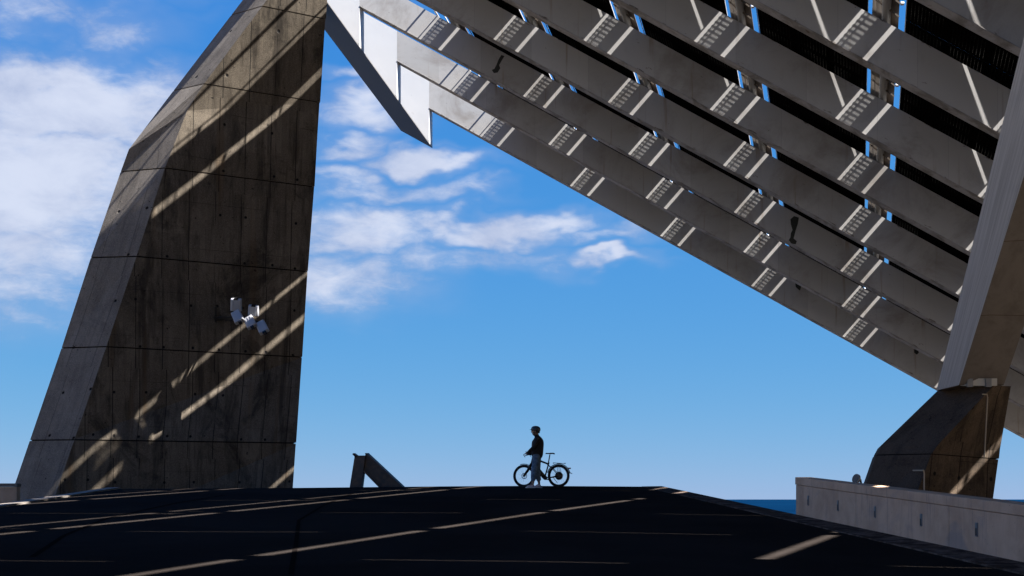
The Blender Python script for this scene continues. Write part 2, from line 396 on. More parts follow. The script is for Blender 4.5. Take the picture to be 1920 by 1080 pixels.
# ------------------------------------------------------------ ground
CREST = 43.4
def crest_z(x):
    pts = [(-60, .10), (-12, .29), (-6.6, .325), (-2, .372), (.6, .387), (4.6, .36), (12, .30)]
    for (a, za), (b, zb) in zip(pts, pts[1:]):
        if a <= x <= b: return za+(zb-za)*(x-a)/(b-a)
    return .3
def edge_x(y): return 4.6+.0933*(43-y)
def gz(x, y): return crest_z(x)+.051*(min(y, CREST)-43) - (.11*(y-CREST) if y > CREST else 0)
LEFT = -12.0
g = MB(); NX, ys = 26, [-45, -20, 0, 8, 14, 18, 22, 26, 30, 34, 37, 40, 42, 42.8, CREST, CREST+.5, 47, 52, 58]
for j in range(len(ys)-1):
    y0, y1 = ys[j], ys[j+1]
    for i in range(NX):
        q = []
        for (ii, yy) in ((i, y0), (i+1, y0), (i+1, y1), (i, y1)):
            x = LEFT+(edge_x(min(yy, 50))-.6-LEFT)*ii/NX; q.append(W(x, yy, gz(x, yy)))
        g.quad(q)
asphalt = g.build('asphalt_ramp', M['asphalt'], kind='structure')
# concrete strip along the right edge, its outer side falls to the lower ground
g = MB(); yy = [-45, -20, 0, 8, 14, 20, 26, 32, 38, 41, CREST, 47, 58]
for y0, y1 in zip(yy, yy[1:]):
    def P4(y, o): x = edge_x(min(y, 50))+o; return W(x, y, gz(4.6, y)+(.02 if o > -.5 else .012))
    L = [P4(y0, -.6), P4(y0, 0), P4(y1, 0), P4(y1, -.6)]
    g.hexa([p-Vector((0, 0, 2.6)) for p in L]+L)
tag(g.build('kerb_strip', M['edge']), kind='structure')
g = MB()
for y0, y1 in zip(yy, yy[1:]):
    L = [W(LEFT-.32, y0, gz(LEFT, y0)+.05), W(LEFT+.02, y0, gz(LEFT, y0)+.05), W(LEFT+.02, y1, gz(LEFT, y1)+.05), W(LEFT-.32, y1, gz(LEFT, y1)+.05)]
    g.hexa([p-Vector((0, 0, 2.6)) for p in L]+L)
tag(g.build('kerb_strip', M['kerb']), kind='structure')
# seams across the asphalt, and dark tar joints
def strip(mb, pts, w, lift=.005):
    for (x0, y0), (x1, y1) in zip(pts, pts[1:]):
        d = Vector((x1-x0, y1-y0, 0)).normalized(); s_ = Vector((-d.y, d.x, 0))*w/2
        n_ = max(1, int(math.hypot(x1-x0, y1-y0)/1.2))
        for i in range(n_):
            a = Vector((x0+(x1-x0)*i/n_, y0+(y1-y0)*i/n_, 0)); b = Vector((x0+(x1-x0)*(i+1)/n_, y0+(y1-y0)*(i+1)/n_, 0))
            q = [a-s_, b-s_, b+s_, a+s_]; mb.quad([W(p.x, p.y, gz(p.x, p.y)+lift) for p in q])
sm = MB()
for (x0, x1, y) in ((1.6, 6.2, 23.6), (3.6, 7.0, 21.6), (2.2, 6.9, 19.9), (-9, 3, 25.6), (-7, 0, 22.6), (-11, 2, 20.4), (-10, -3, 18.9), (3.4, 6.6, 27.6), (-11, -2, 30.5), (1, 5.5, 33)):
    strip(sm, [(x0, y), (x1, y)], .016)
tag(sm.build('asphalt_seam', M['seam']), kind='structure')
tr_ = MB()
def gp(px, py):            # ground point below a photo pixel
    v = (936-py)/F; y = (.36-.051*43)/(v-.051); return ((px-960)/F*y, y)
strip(tr_, [gp(*p) for p in ((60, 1040), (120, 1000), (200, 968), (330, 940), (420, 926))], .09, .006)
strip(tr_, [gp(*p) for p in ((545, 1078), (555, 1020), (560, 975), (610, 945), (660, 925))], .07, .006)

tag(tr_.build('tar_joint', M['tar']), kind='structure')
# lower ground on both sides and behind the crest, down to the sea
g = MB()
g.quad([W(-400, -48, -3.6), W(400, -48, -3.6), W(400, 75, -3.6), W(-400, 75, -3.6)])
g.quad([W(-400, 75, -3.6), W(400, 75, -3.6), W(400, 84, -10), W(-400, 84, -10)])
tag(g.build('lower_ground', M['paving']), kind='structure')
g = MB(); prof = [(-48, -3.6), (-60, 4), (-75, 13), (-95, 20), (-140, 22), (-400, 22)]  # unseen bank added behind the camera to block low blue sky
for (y0, z0), (y1, z1) in zip(prof, prof[1:]): g.quad([W(-400, y0, z0), W(400, y0, z0), W(400, y1, z1), W(-400, y1, z1)])
tag(g.build('sky_blocker_bank', M['blocker_bank']), kind='structure')
g = MB(); g.quad([(-45000, -400, ZC-9.2), (45000, -400, ZC-9.2), (45000, 45000, ZC-9.2), (-45000, 45000, ZC-9.2)])
tag(g.build('sea', M['sea']), kind='structure')

# ------------------------------------------------------------ solar canopy
P0 = W(18.24, 76, 8.41)
B = Vector((1, -.04, -.562)); C = Vector((.2418, 1, -.1646)); UP = Vector((0, 0, 1))
def Q(a, m, h=0): return P0+B*a+C*m+UP*h
PITCH, NB, FACE_H, THK = 5.39, 19, 1.49, .42
TAB, AEND = -22.72, -24.45
def m_of(k): return -PITCH*k
def a_right(k): return 13.2+1.58*k
canopy = thing('solar_canopy', 'huge tilted white steel canopy of parallel slats carrying dark solar panels overhead', 'canopy')
def face_pt(k, px, py):
    u, v = (px-960)/F, (936-py)/F; m = m_of(k); o = P0+C*m
    a = (u*o.y-o.x)/(B.x-u*B.y); p = o+B*a
    return a, v*p.y+ZC-p.z
for k in range(NB):
    m = m_of(k); ar = a_right(k)
    mb = MB(); H = FACE_H
    def F4(a0, a1, mm, h0, h1, mi=0):
        mb.quad([Q(a0, mm, h0), Q(a1, mm, h0), Q(a1, mm, h1), Q(a0, mm, h1)], [(a0+k*3.7, h0), (a1+k*3.7, h0), (a1+k*3.7, h1), (a0+k*3.7, h1)], mi)
    BS = TAB+.004
    F4(BS, ar, m, 0, H); F4(BS, ar, m+THK, 0, H)
    mb.quad([Q(BS, m, H), Q(ar, m, H), Q(ar, m+THK, H), Q(BS, m+THK, H)], None, 0)
    mb.quad([Q(ar, m, 0), Q(ar, m+THK, 0), Q(ar, m+THK, H), Q(ar, m, H)], None, 0)
    mb.quad([Q(BS, m, 0), Q(BS, m+THK, 0), Q(BS, m+THK, H), Q(BS, m, H)], None, 0)
    blade = mb.build('blade', M['paint'], canopy)
    # bottom plate with lips standing a little proud
    mb = MB()
    p = [Q(TAB+.004, m-.012, -.03), Q(ar, m-.012, -.03), Q(ar, m+THK+.012, -.03), Q(TAB+.004, m+THK+.012, -.03)]
    mb.hexa(p+[q+UP*.027 for q in p]); mb.build('bottom_flange', M['flange'], blade)
    # deep tab at the left end
    mb = MB(); D = 1.9
    TT = .6
    p = [Q(AEND-.02, m, -D), Q(TAB, m, -D), Q(TAB, m+TT, -D), Q(AEND-.02, m+TT, -D)]
    t = [Q(AEND-.75, m, H), Q(TAB, m, H), Q(TAB, m+TT, H), Q(AEND-.75, m+TT, H)]
    mb.hexa(p+t)
    mb.uv = [((0, 0), (0, .5), (.5, .5), (.5, 0))]*6
    mb.build('end_tab', M['tab'], blade)
# soffit plate of the edge beam under the tabs
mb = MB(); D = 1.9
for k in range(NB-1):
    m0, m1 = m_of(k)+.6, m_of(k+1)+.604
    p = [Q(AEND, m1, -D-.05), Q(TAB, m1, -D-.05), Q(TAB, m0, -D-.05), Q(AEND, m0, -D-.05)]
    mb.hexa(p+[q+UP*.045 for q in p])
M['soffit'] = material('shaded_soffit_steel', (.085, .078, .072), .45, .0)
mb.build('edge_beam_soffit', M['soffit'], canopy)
# peeled dark patches on the paint
M['peel'] = material('bare_primer', (.018, .018, .014), .7)
def patch(k, pts):
    mb = MB(); q = []
    for (px, py) in pts:
        a, h = face_pt(k, px, py); q.append(Q(a, m_of(k), h))
    n_ = Vector((0, -1, 0)); ctr = sum(q, Vector())/len(q)
    for i in range(len(q)):
        mb.quad([q[i]+n_*.004, q[(i+1) % len(q)]+n_*.004, ctr+n_*.004])
    mb.build('peeled_patch', M['peel'], [o for o in canopy.children if o.name.startswith('blade')][k])
patch(2, [(1482, 411), (1489, 405), (1498, 408), (1496, 420), (1492, 432), (1486, 431), (1483, 421)])
patch(2, [(1486, 431), (1492, 432), (1490, 440), (1488, 447), (1482, 445), (1483, 437)])
patch(2, [(1482, 445), (1488, 447), (1494, 452), (1492, 458), (1484, 457), (1479, 450)])
patch(3-1, [(940, 103), (946, 105), (941, 113), (936, 122), (931, 121), (935, 111)])
patch(2, [(931, 121), (936, 122), (938, 128), (933, 136), (926, 137), (922, 131), (927, 129)])
patch(0, [(1491, 531), (1503, 535), (1500, 545), (1497, 543), (1492, 538)])
patch(0, [(1714, 655), (1721, 655), (1723, 661), (1719, 665), (1714, 661)])

# columns of slots, walkways and panels: layout along the slats, in metres
A0, BAY = .50, 4.85
HP = 1.92
S_L, S_R, S_E = .125, .955, 1.145
NLO = -4
gr = MB(); GL = PITCH
nbar = int(GL/.0245)
for i in range(nbar):
    mm = .01+i*.0245
    p = [B*.145+C*mm, B*.585+C*mm, B*.585+C*(mm+.0105), B*.145+C*(mm+.0105)]
    gr.hexa([v_+UP*(HP-.045) for v_ in p]+[v_+UP*(HP-.03) for v_ in p])
for (a0, a1) in [(.142, .156), (.270, .302), (.572, .59)]+[(.163+.0405*i, .184+.0405*i) for i in range(3)]+[(.312+.0405*i, .334+.0405*i) for i in range(7)]:
    p = [B*a0, B*a1, B*a1+C*GL, B*a0+C*GL]
    gr.hexa([v_+UP*(HP-.07) for v_ in p]+[v_+UP*(HP-.062) for v_ in p])
gr_me = None
pi_ = MB(); pi_.tube([B*.56+UP*(HP-.20), B*.56+C*GL+UP*(HP-.20)], .135, 14, False)
ch = MB()
p = [B*.60, B*.955, B*.955+C*(PITCH), B*.60+C*(PITCH)]
ch.hexa([v_+UP*(HP-.04) for v_ in p]+[v_+UP*(HP+.0) for v_ in p])
br = MB()
for mm in (.5, 1.3, 2.1, 2.9, 3.7, 4.5):
    br.bar(B*.16+C*mm+UP*(HP-.12), B*.93+C*mm+UP*(HP-.30), .05, .05)
    br.bar(B*.93+C*mm+UP*(HP-.30), B*.93+C*mm+UP*(HP-.06), .04, .04)
ct = MB(); p = [B*-.03, B*.60, B*.60+C*PITCH, B*-.03+C*PITCH]; ct.hexa([v_+UP*(HP+.015) for v_ in p]+[v_+UP*(HP+.05) for v_ in p])  # plate added above the left slot to keep its sunlight off pier and ramp
sc_ = MB(); p = [B*.93, B*1.16, B*1.16+C*PITCH, B*.93+C*PITCH]; sc_.hexa([v_+UP*(HP+.06) for v_ in p]+[v_+UP*(HP+.09) for v_ in p])  # plate added above the right slot to cut its light streak short
dk_ = MB(); p = [B*.135, B*.60, B*.60+C*(PITCH-THK-.66), B*.135+C*(PITCH-THK-.66)]; dk_.hexa([v_+UP*(HP-.02) for v_ in p]+[v_+UP*(HP-.005) for v_ in p])  # solid plate added over the grating to stop its light on tower and ramp
protos = {}
def put(name, builder, mat, parent, loc):
    if name not in protos:
        o = builder.build(name, mat, parent); protos[name] = o
        if name in ('grating', 'bracket'): o['kind'] = 'stuff'
    else:
        o = protos[name].copy(); link(o, parent)
    o.location = loc; return o
cl = MB(); cl.lathe([(.0, -.05), (.055, -.05), (.055, .05), (0, .05)], (0, 0, 0), (1, 0, 0), 10)
rl = MB(); rl.bar(Vector((0, 0, 0)), C*GL, .025, .05)
MAXN = 8
for n_ in range(NLO, MAXN):
    a0 = A0+BAY*n_
    if a0 > a_right(NB-1)-5: continue
    wk = MB(); m0, m1 = m_of(NB-1), .3
    p = [Q(a0+.62, m0, HP-.02), Q(a0+.94, m0, HP-.02), Q(a0+.94, m1, HP-.02), Q(a0+.62, m1, HP-.02)]
    wk.hexa([q-UP*.04 for q in p]+p)
    walk = wk.build('walkway', M['dark_steel'], canopy)
    for k in range(0, NB-1):
        if a0 > a_right(k+1): continue
        mm = m_of(k+1)+THK+.01; base = Q(a0, mm, 0)
        put('grating', gr, M['grate'], walk, base)
        put('pipe', pi_, M['pipe'], walk, base)
        put('grating_blocker', dk_, M['dark_steel'], walk, base)
        if (n_ >= 1 and k >= 7) or (n_ >= 2 and k >= 6): put('slot_light_blocker', ct, M['dark_steel'], walk, base)
        if n_ == 2 and k >= 11: put('right_slot_blocker', sc_, M['dark_steel'], walk, base)
        if k < 7 and n_ <= 2:
            put('bracket', br, M['dark_steel'], walk, base)
            for (aa, mo) in ((.06, .9), (.06, 3.2), (S_R+.06, 1.6), (S_R+.06, 4.1)):
                put('clamp', cl, M['clamp'], walk, base+B*aa+C*mo+UP*(HP-.05))
            for aa in (.005, S_E-.005):
                put('slot_rail', rl, M['rail'], walk, base+B*aa+UP*(HP-.06))
# thin handrail outside the first column
mb = MB(); mb.tube([Q(A0+BAY*NLO-.52, m_of(NB-1), HP), Q(A0+BAY*NLO-.52, .4, HP)], .045, 8)
mb.build('handrail', M['rail'], canopy)
# panels
def off(k): return .03 if k < 3.5 else max(-.06-.08*(k-4), -.5)
def mgap(k, a): return m_of(k)+off(k)+.108*(BAY-a)      # seam between panel rows, slightly askew to the slats
GAPW = .016
stuff = MB(); count = 0
for k in range(0, NB-1):
    for n_ in range(NLO, MAXN):
        a0 = A0+BAY*n_
        if a0+S_E > a_right(k+1): continue
        NA, NM = 3, 4
        seen = 4 <= k <= 8 and -3 <= n_ <= 1
        if not seen: NA, NM = 1, 1
        def pp(i, j):
            a = S_E+(BAY-S_E)*i/NA
            far = (mgap(k, a)-GAPW) if k > 0 else m_of(0)+.5
            near = mgap(k+1, a)
            mm = near+(far-near)*j/NM
            return Q(a0+a, mm, HP+.05-.16*(a-S_E)/(BAY-S_E))
        for i in range(NA):
            for j in range(NM):
                if count < 296 and seen: mb = MB()
                else: mb = stuff
                q = [pp(i, j), pp(i+1, j), pp(i+1, j+1), pp(i, j+1)]
                t = [v_+UP*.008 for v_ in q]
                s1, s2 = (1, 1) if seen else (3, 4)
                mb.quad([q[3], q[2], q[1], q[0]], [(0, s2), (s1, s2), (s1, 0), (0, 0)])
                mb.quad(t, [(0, 0), (s1, 0), (s1, s2), (0, s2)])
                for e in range(4):
                    f = (e+1) % 4; mb.quad([q[e], q[f], t[f], t[e]], [(0, 0)]*4)
                if mb is not stuff:
                    mb.build('solar_panel', M['pv'], canopy); count += 1
        if k <= 9 and n_ <= 1:
            mb = MB(); e0, e1 = S_E+.02, BAY-.02
            r0 = Q(a0+e0, mgap(k+1, e0)+.9, HP-.02); r1 = Q(a0+e1, mgap(k+1, e1)+.9, HP-.17)
            mb.bar(r0, r1, .02, .03); mb.build('panel_rail', M['rail'], canopy)
# tile the texture of the joined panels
tag(stuff.build('solar_panel_field', M['pv'], canopy), kind='stuff')

# leaning leg on the right, standing on its concrete pier
def leg_face(mb, e0, e1, mi):
    (p0, p1), (q0, q1) = e0, e1; L = (p1-p0).length; w0 = (q0-p0).length; w1 = (q1-p1).length
    mb.quad([p0, q0, q1, p1], [(0, 0), (w0, 0), (w1, L), (0, L)], mi)
E1 = (PX(1756, 732, 41.5), PX(1952, -60, 34.4)); E2 = (PX(1798, 722, 40.9), PX(2041, -60, 33.6))
E3 = (PX(1882, 722, 41.4), PX(2150, -60, 34.0)); E4 = (E1[0]+Vector((1.1, 1.6, 0)), E1[1]+Vector((1.8, 1.8, 0)))
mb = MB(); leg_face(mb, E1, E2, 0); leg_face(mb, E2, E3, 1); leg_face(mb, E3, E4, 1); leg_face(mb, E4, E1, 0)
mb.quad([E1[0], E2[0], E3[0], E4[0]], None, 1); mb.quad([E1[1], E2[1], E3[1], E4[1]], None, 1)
leg = mb.build('leg', [M['leg_paint'], M['leg_under']], canopy)
mb = MB(); a = PX(1835, 715, 40.9)
mb.hexa([a+Vector(v_) for v_ in ((-.5, .05, -.12), (.55, .05, -.12), (.55, .6, -.12), (-.5, .6, -.12), (-.5, .05, .09), (.55, .05, .09), (.55, .6, .09), (-.5, .6, .09))])
mb.build('bearing_plate', M['rail'], leg)
mb = MB()
for dx in (-.25, .28):
    q = a+Vector((dx, -.02, -.06)); mb.box(q.x-.08, q.x+.08, q.y-.02, q.y+.1, q.z-.1, q.z+.14)
mb.build('bearing_block', M['pipe'], leg)

# ------------------------------------------------------------ concrete tower (left)
def ring(pm, pl, pr, dm, zfix=None):
    Mx = PX(*pm, dm); z = Mx.z-ZC
    dl = z/((936-pl[1])/F); dr = z/((936-pr[1])/F)
    return PX(*pl, dl), Mx, PX(*pr, dr)
tower = thing('concrete_tower', 'tall tapering board-marked concrete tower with stacked blocks, left of the cyclist', 'concrete tower')
DM = 57.9
rings = [ring((139, 825.7), (55.6, 826.7), (554.6, 831.8), DM), ring((199, 651), (115, 653.5), (566, 670.6), DM),
         ring((255.6, 481.8), (170, 484.0), (576.5, 510.0), DM), ring((309, 316), (225.8, 323), (589, 351), DM),
         ring((382, 157.8), (324.4, 171), (599, 192.4), DM), ring((491, 12.4), (433, 29), (609.8, 36.4), DM)]
def ext(r0, r1, t): return tuple(a+(b-a)*t for a, b in zip(r0, r1))
base = ext(rings[1], rings[0], 1+109/175*1.0); base2 = ext(rings[1], rings[0], 2.3)
top1 = ext(rings[4], rings[5], 1.95)
kL, kM = PX(241.5, 280, DM*1.008), PX(351, 207, DM*1.001)
kR = rings[3][2]+(rings[4][2]-rings[3][2])*.62
BACK = Vector((-1.6, 6.0, 0))
allr = [base2]+rings[:4]+[rings[4], rings[5], top1]
def section(name, levels, tw, mats, gap=.055, inset=None, back=BACK, capz=True):
    mb = MB(); lv = [list(l) for l in levels]
    up = (lv[1][1]-lv[0][1]).normalized()*gap
    lv[0] = [p+up for p in lv[0]]
    def full(l): return [l[0], l[1], l[2], l[2]+back*.8, l[0]+back*.75]
    v = 0
    for l0, l1 in zip(lv, lv[1:]):
        a, b = full(l0), full(l1)
        z0, z1 = l0[1].z, l1[1].z
        for i in range(5):
            j = (i+1) % 5
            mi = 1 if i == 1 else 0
            # horizontal distance from the shared edge keeps the boards lined up
            if i == 1: u0, u1, w0, w1 = a[1].x, a[2].x*1.17-a[1].x*.17, b[1].x, b[2].x*1.17-b[1].x*.17
            elif i == 0: u0, u1, w0, w1 = 0, (a[1]-a[0]).length, 0, (b[1]-b[0]).length
            else: u0, u1, w0, w1 = 0, (a[j]-a[i]).length, 0, (b[j]-b[i]).length
            mb.quad([a[i], a[j], b[j], b[i]], [(u0, z0), (u1, z0), (w1, z1), (w0, z1)], mi)
    mb.quad(full(lv[0])[::-1]); mb.quad(full(lv[-1]))
    return mb.build(name, mats, tw)
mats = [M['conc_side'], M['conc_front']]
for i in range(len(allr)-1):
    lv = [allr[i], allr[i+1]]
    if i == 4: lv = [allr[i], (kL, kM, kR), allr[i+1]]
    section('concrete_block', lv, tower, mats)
# dark core seen in the joints
mb = MB()
def core(l): 
    f = [l[0], l[1], l[2], l[2]+BACK*.8, l[0]+BACK*.75]; c = sum(f, Vector())/5
    return [p+(c-p).normalized()*.09 for p in f]
cl_ = [allr[0], *allr[1:5], (kL, kM, kR), *allr[5:]]
for l0, l1 in zip(cl_, cl_[1:]):
    a, b = core(l0), core(l1)
    for i in range(5): mb.quad([a[i], a[(i+1) % 5], b[(i+1) % 5], b[i]])
mb.build('joint_core', M['tar'], tower)

# ------------------------------------------------------------ floodlights on the tower
M['lamp_white'] = material('white_lamp_housing', (.38, .38, .40), .45)
M['lamp_dark'] = material('lamp_glass', (.02, .02, .022), .2)
M['black'] = material('black_metal', (.015, .015, .016), .45, .3)
fl = thing('floodlight_cluster', 'five white floodlights on a dark bracket arm mounted on the concrete tower', 'floodlights', PX(405, 597, DM*1.035))
O = fl.location.copy()
def L_(px, py, d=50.0): return PX(px, py, DM*1.035+(d-51.0)*1.1)-O
mb = MB(); mb.tube([L_(403, 575, 51.0), L_(404, 612, 51.2)], .09, 8); mb.tube([L_(403, 596, 51.0), L_(442, 595, 50.1)], .06, 8)
mb.tube([L_(403, 600, 51.1), L_(442, 599, 50.3)], .035, 6)
mb.build('bracket_arm', M['black'], fl)
mb = MB(); mb.tube([L_(433, 583), L_(440, 590), L_(456, 592), L_(470, 600), L_(484, 603), L_(490, 610)], .045, 8)
mb.build('curved_bar', M['black'], fl)
def flood(cx, cy, w, h, rot, tilt, d=49.9):
    sc = DM*1.02/F; w, h = w*sc, h*sc; t = .30
    mb = MB()
    def ringp(y, s, e): return [(-w/2*s, y, -h/2+e), (w/2*s, y, -h/2+e), (w/2*s*.93, y, h/2-e), (-w/2*s*.93, y, h/2-e)]
    prof = [(-t*.5, .80, .05), (-t*.42, .97, .015), (t*.1, 1.0, 0), (t*.5, .7, .08)]
    rs = [ringp(*p) for p in prof]
    for a, b in zip(rs, rs[1:]):
        for i in range(4): mb.quad([a[i], a[(i+1) % 4], b[(i+1) % 4], b[i]])
    mb.quad(rs[0][::-1]); mb.quad(rs[-1])
    o = mb.build('lamp', M['lamp_white'], fl, bevel=.02)
    o.location = L_(cx, cy, d); o.rotation_euler = (R(tilt), R(rot), 0)
    g2 = MB(); s = -1 if tilt < 0 else 1
    g2.box(-w*.16, w*.2, -t*.5-.012, t*.2, s*h/2-.05, s*h/2+.012)
    g2.build('lens', M['lamp_dark'], o)
    f3 = MB()
    for q in (-.25, 0, .25): f3.box(w*q-.012, w*q+.012, -t*.5-.03, -t*.5+.01, -h*.36, h*.36)
    f3.build('cooling_fin', M['lamp_white'], o)
flood(443, 571, 21, 24, 4, 20); flood(475.5, 582, 20, 21, 6, 20)
flood(446, 595, 19, 26, -28, -25, 49.7); flood(469.5, 605, 19, 25, -28, -25, 49.7); flood(492, 614.5, 19, 26, -28, -25, 49.7)

# ------------------------------------------------------------ concrete pier (right)
pier = thing('concrete_pier', 'brown concrete pier with sloping back under the leaning white leg, behind the parapet', 'pier')
DP = 41.0
def pz(px, py, d): return PX(px, py, d)
# rings: left, middle (nearest edge), right
p_base = (PX(1600, 975, 42.5), PX(1697, 985, DP), PX(1853, 1000, 41.9))
p_1 = (PX(1642.6, 854, 42.3), PX(1746, 852, DP), PX(1872, 861.5, 41.9+.2))
p_1k = (PX(1652, 837, 42.3), PX(1760, 833, DP), PX(1875, 843, 42.1))
p_2 = (PX(1772, 721, 42.0), PX(1863, 723, DP), PX(1895.6, 724, 41.6))
pb = Vector((.9, 4.4, 0)); 
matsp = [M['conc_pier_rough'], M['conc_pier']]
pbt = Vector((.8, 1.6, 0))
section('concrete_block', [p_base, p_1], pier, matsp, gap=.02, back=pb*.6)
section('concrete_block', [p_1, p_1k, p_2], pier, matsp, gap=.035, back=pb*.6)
mb = MB()
for l0, l1 in ((p_base, p_1), (p_1, p_1k)):
    f = lambda l: [l[0]+Vector((.06, .1, 0)), l[1]+Vector((0, .1, 0)), l[2]+Vector((-.07, .06, 0)), l[2]+pb*.3, l[0]+pb*.3]
    a, b = f(l0), f(l1)
    for i in range(5): mb.quad([a[i], a[(i+1) % 5], b[(i+1) % 5], b[i]])
mb.build('joint_core', M['tar'], pier)
M['sun_streak'] = material('beige_sun_streak', (.42, .34, .25), .6)  # bent streaks of sunlight on the pier, modelled as thin beige tubes
mb = MB()
mb.tube([PX(1842, 739, 40.9), PX(1851, 739.5, 41.0), PX(1852, 745, 41.05), PX(1846, 858, 41.25)], .018, 6)
mb.build('sun_streak', M['sun_streak'], pier)
mb = MB(); mb.tube([PX(1712, 882, 41.2), PX(1732, 882, 40.8), PX(1733, 888, 40.85), PX(1733, 935, 40.8)], .022, 6)
mb.build('sun_streak', M['sun_streak'], pier)

# ------------------------------------------------------------ parapet wall on the right
wall = thing('parapet_wall', 'low pale concrete parapet wall with small recessed lights on the right edge', 'wall')
def wl(y, h, o=0): return W(edge_x(y)+o, y, gz(4.6, y)+h+.02)
WH = .74; cap = .13
yj = [29.4, 28.9, 25.7, 21.5, 17.3, 13.1, 8.9, 4.7, .5, -3.7, -8]
for y1, y0 in zip(yj, yj[1:]):
    mb = MB(); e = .008
    p = [wl(y0+e, -1.6), wl(y0+e, -1.6, .3), wl(y1-e, -1.6, .3), wl(y1-e, -1.6)]; t = [wl(y0+e, WH-cap), wl(y0+e, WH-cap, .3), wl(y1-e, WH-cap, .3), wl(y1-e, WH-cap)]
    mb.hexa(p+t)
    mb.uv = [[(v_[1], v_[2]) for v_ in [mb.v[i] for i in f]] for f in mb.f]
    mb.build('wall_panel', M['wall'], wall)
mb = MB(); p = [wl(yj[-1], WH-cap+.006, -.015), wl(yj[-1], WH-cap+.006, .315), wl(29.41, WH-cap+.006, .315), wl(29.41, WH-cap+.006, -.015)]
t = [wl(yj[-1], WH+.03, -.015), wl(yj[-1], WH+.03, .315), wl(29.41, WH+.03, .315), wl(29.41, WH+.03, -.015)]
mb.hexa(p+t); mb.uv = [[(v_[1], v_[2]) for v_ in [mb.v[i] for i in f]] for f in mb.f]
mb.build('coping', M['wall'], wall, bevel=.012)
M['fix'] = material('steel_fixture_plate', (.16, .18, .21), .4, .6)
for y in (28.55, 26.7, 24.7, 22.6, 20.5, 18.4, 16.3, 14.2):
    mb = MB(); c = wl(y, .33)
    mb.box(-.012, .03, -.045, .045, -.10, .10)
    o = mb.build('wall_light', M['fix'], wall, bevel=.004); o.location = c
    mb = MB(); mb.box(-.016, .0, -.028, .028, -.085, .02); mb.build('lens', M['black'], o)

# low wall by the tower on the left
lw = thing('low_wall', 'short stretch of low grey concrete wall at the foot of the tower', 'wall')
mb = MB(); a, b = PX(-160, 906, 47), PX(31, 906, 47.6)
p = [Vector((a.x, a.y, -1)), Vector((b.x, b.y, -1)), Vector((b.x, b.y+.35, -1)), Vector((a.x, a.y+.35, -1))]
t = [Vector((q.x, q.y, a.z-.12)) for q in p]; mb.hexa(p+t)
mb.uv = [[(v_[0], v_[2]) for v_ in [mb.v[i] for i in f]] for f in mb.f]
mb.build('wall_panel', M['wall'], lw)
mb = MB(); p = [q+Vector((dx, dy, .006)) for q, dx, dy in zip(t, (0, .03, .03, 0), (-.03, -.03, .03, .03))]
mb.hexa(p+[q+UP*.115 for q in p]); mb.build('coping', M['kerb'], lw, bevel=.01)

# round floodlight behind the parapet
fd = thing('ground_floodlight', 'small round grey floodlight peeping over the parapet beside the pier', 'floodlight', PX(1607, 925, 33))
mb = MB(); mb.lathe([(0, -.06), (.07, -.05), (.115, 0), (.115, .045), (.10, .055), (0, .055)], (0, 0, .33), (-.8, -.5, .25), 20)
mb.build('housing', M['pipe'], fd, smooth=True)
mb = MB(); mb.lathe([(0, .058), (.095, .058), (.095, .062), (0, .062)], (0, 0, .33), (-.8, -.5, .25), 20); mb.build('lens', M['lamp_dark'], fd)
mb = MB(); mb.tube([(.1, .1, .33), (.13, .08, .15), (.08, .05, -.9)], .025, 8); mb.build('bracket', M['black'], fd)

# ------------------------------------------------------------ bent steel beam standing behind the crest
bs = thing('bent_steel_beam', 'dark folded steel beam forming a pointed arch behind the crest of the ramp', 'steel beam', PX(700, 930, 46))
O2 = bs.location.copy()
def K(px, py, dd=0): return PX(px, py, 46+dd)-O2
M['corten'] = material('brown_black_steel', (.075, .06, .055), .6, .2, fn=lambda n, b, m: n.t.links.new(n.mixc(n.ramp(n.noise(obj_co(n), 6, 6, .65), .4, .65), (.055, .05, .052, 1), (.12, .085, .065, 1)), b.inputs['Base Color']))
def slab(mb, p4, d0, d1, k=9):
    mb.hexa([K(q[0]+d0*k, q[1], d0) for q in p4]+[K(q[0]+d1*k, q[1], d1) for q in p4])
mb = MB(); slab(mb, [(652, 935), (675, 935), (685, 854), (665, 854)], 0, .42); mb.build('post', M['corten'], bs, bevel=.008)
mb = MB(); slab(mb, [(684.5, 851.5), (687, 849.3), (765, 922), (761, 922)], 0, .5); mb.build('top_flange', M['corten'], bs)
mb = MB(); slab(mb, [(680, 879), (680, 883), (718, 922), (723, 922)], 0, .5); mb.build('bottom_flange', M['corten'], bs)
mb = MB(); slab(mb, [(684, 851.8), (762, 922), (722, 922), (680, 880)], .12, .16); mb.build('web', M['corten'], bs)
mb = MB(); mb.tube([K(662.5, 851.5, -.01), K(666, 851.5, .42)], .032, 8); slab(mb, [(661.5, 853), (664, 850.5), (670, 855.5), (667, 858)], 0, .42); mb.build('lip', M['corten'], bs)
mb = MB(); mb.tube([K(685.5, 850.8, -.01), K(689, 850.8, .42)], .022, 8); mb.build('lip', M['corten'], bs)

